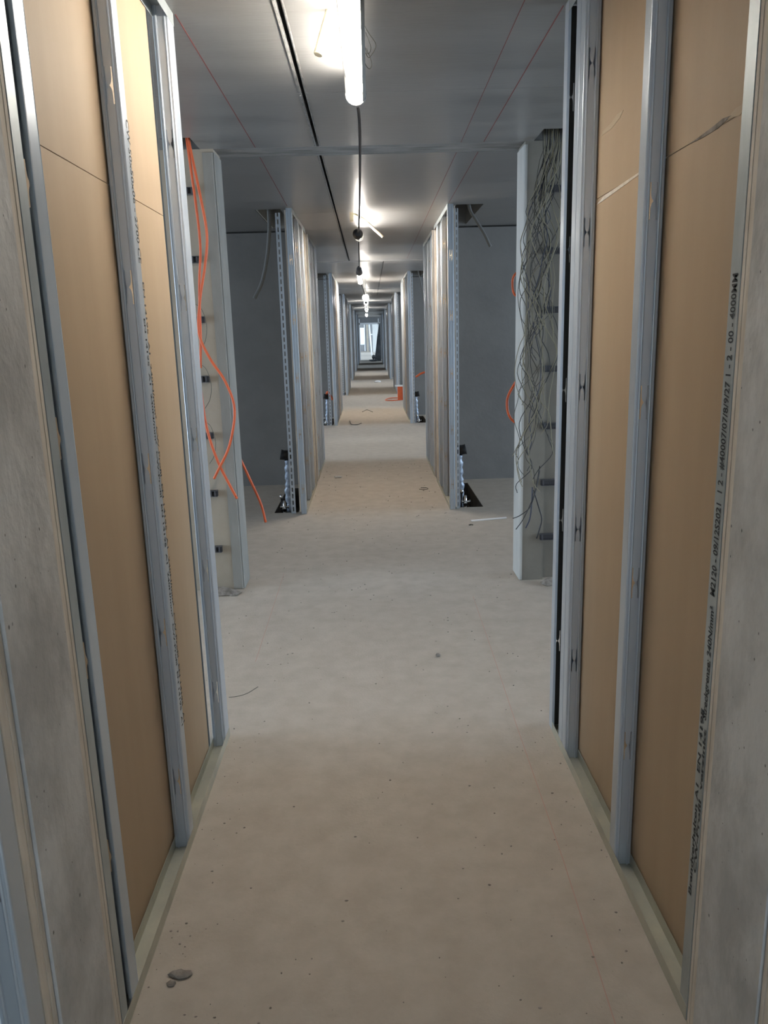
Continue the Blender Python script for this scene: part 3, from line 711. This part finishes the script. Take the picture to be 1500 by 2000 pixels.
# ------------------------------------------------------------------ the hall at the far end
for s in (-1, 1):
    x0, x1 = sorted((s*6, s*6.2))
    struct(MB().box(x0, x1, YEND, 80, 0, .25).box(x0, x1, YEND, 80, 2.5, H).obj('wall_far_left' if s < 0 else 'wall_far_right', M_WALL))
    x0, x1 = sorted((s*.66, s*6))
    struct(MB().box(x0 if s < 0 else .70, x1 if s > 0 else -.66, 51.9, 52.0, 0, H).obj('wall_far_left' if s < 0 else 'wall_far_right', M_WALL))
b = MB(); b.box(-.66, .70, 51.9, 52.0, 2.37, H); struct(b.obj('wall_far', M_WALL))
b = MB().box(-.66, -.60, 51.86, 51.92, 0, 2.62).box(.58, .64, 51.86, 51.92, 0, 2.62).box(-.66, .64, 51.86, 51.92, 2.26, 2.37)
struct(b.obj('door_1', M_WHITE))
bk = MB(); bk.prism([(.42, 49.0), (.66, 49.0), (.66, 49.7), (.36, 49.7)], 0.003, .2)
n = MB(); rr = random.Random(3)
prof = [(.003, .28), (.2, .30), (.8, .38), (1.5, .50), (2.0, .58), (2.3, .63)]
ring = []
for z_, xm in prof:
    for (dx, yy) in ((0, 49.1), (.0, 49.8)):
        n.v.append((xm+rr.uniform(-.02, .02), yy, z_))
    for yy in (49.8, 49.1): n.v.append((.69, yy, z_))
for i in range(len(prof)-1):
    for j in range(4):
        j2 = (j+1) % 4; n.f.append((4*i+j, 4*i+j2, 4*i+4+j2, 4*i+4+j))
n.f += [(0, 3, 2, 1), (20, 21, 22, 23)]
o = n.obj('wrapped_bundle', M_SHEET); tag(o, 'dark plastic-wrapped bundle leaning on the right at the far end', 'bundle')
b = MB(); b.blob((.20, 48.6, .06), (.28, .5, .07), 51, 9); b.blob((.22, 48.9, .25), (.10, .12, .14), 52, 8)
o = b.obj('bag', M_SHEET); tag(o, 'black bags on the floor before the leaning bundle', 'bag')
o = MB().tube([(.0, 62, 2.66), (.15, 62, .003)], .05, 8).obj('shoring_prop', M_WHITE); tag(o, 'white prop leaning in the bright hall at the far end', 'prop')
MB().tube([(.03, 61.9, 1.63), (.24, 61.9, 1.62)], .04, 8).obj('handle', M_WHITE, o)
# far end wall with a window and posts
b = MB(); b.box(-6, -1.1, 79.8, 80, 0, H).box(-.48, 6, 79.8, 80, 0, H).box(-1.1, -.48, 79.8, 80, 0, .7).box(-1.1, -.48, 79.8, 80, 2.3, H)
struct(b.obj('wall_end', M_WALL))
struct(MB().box(-1.14, -1.06, 79.7, 79.8, .66, 2.34).box(-.52, -.44, 79.7, 79.8, .0, 2.6).box(-1.1, -.48, 79.7, 79.8, .62, .70).obj('window_1', M_WHITE))
struct(MB().box(-.28, -.1, 76, 76.3, 0, H).obj('trim_1', M_WALLT)); struct(MB().box(.3, 1.6, 74, 74.2, 0, H).obj('trim_2', M_STRIP))

# ------------------------------------------------------------------ sub-parts: prints belong to their profile, tears to their board
def reparent(root, child, host, pick):
    kids = [o for o in C.objects if o.parent == root]
    hosts = [o for o in kids if o.name.split('.')[0] == host]
    h = min(hosts, key=pick)
    for o in kids:
        if o.name.split('.')[0] == child:
            o.parent = h; o.location = Vector(o.location)-Vector(h.location)
reparent(LF, 'print', 'stud', lambda o: abs(o.location.y+LF.location.y-2.232))
reparent(RF, 'print', 'wall_track', lambda o: 0)
reparent(RF, 'paper_tear', 'gypsum_board', lambda o: -max(v.co.z for v in o.data.vertices))
reparent(NF, 'screw', 'back_sheet', lambda o: 0)
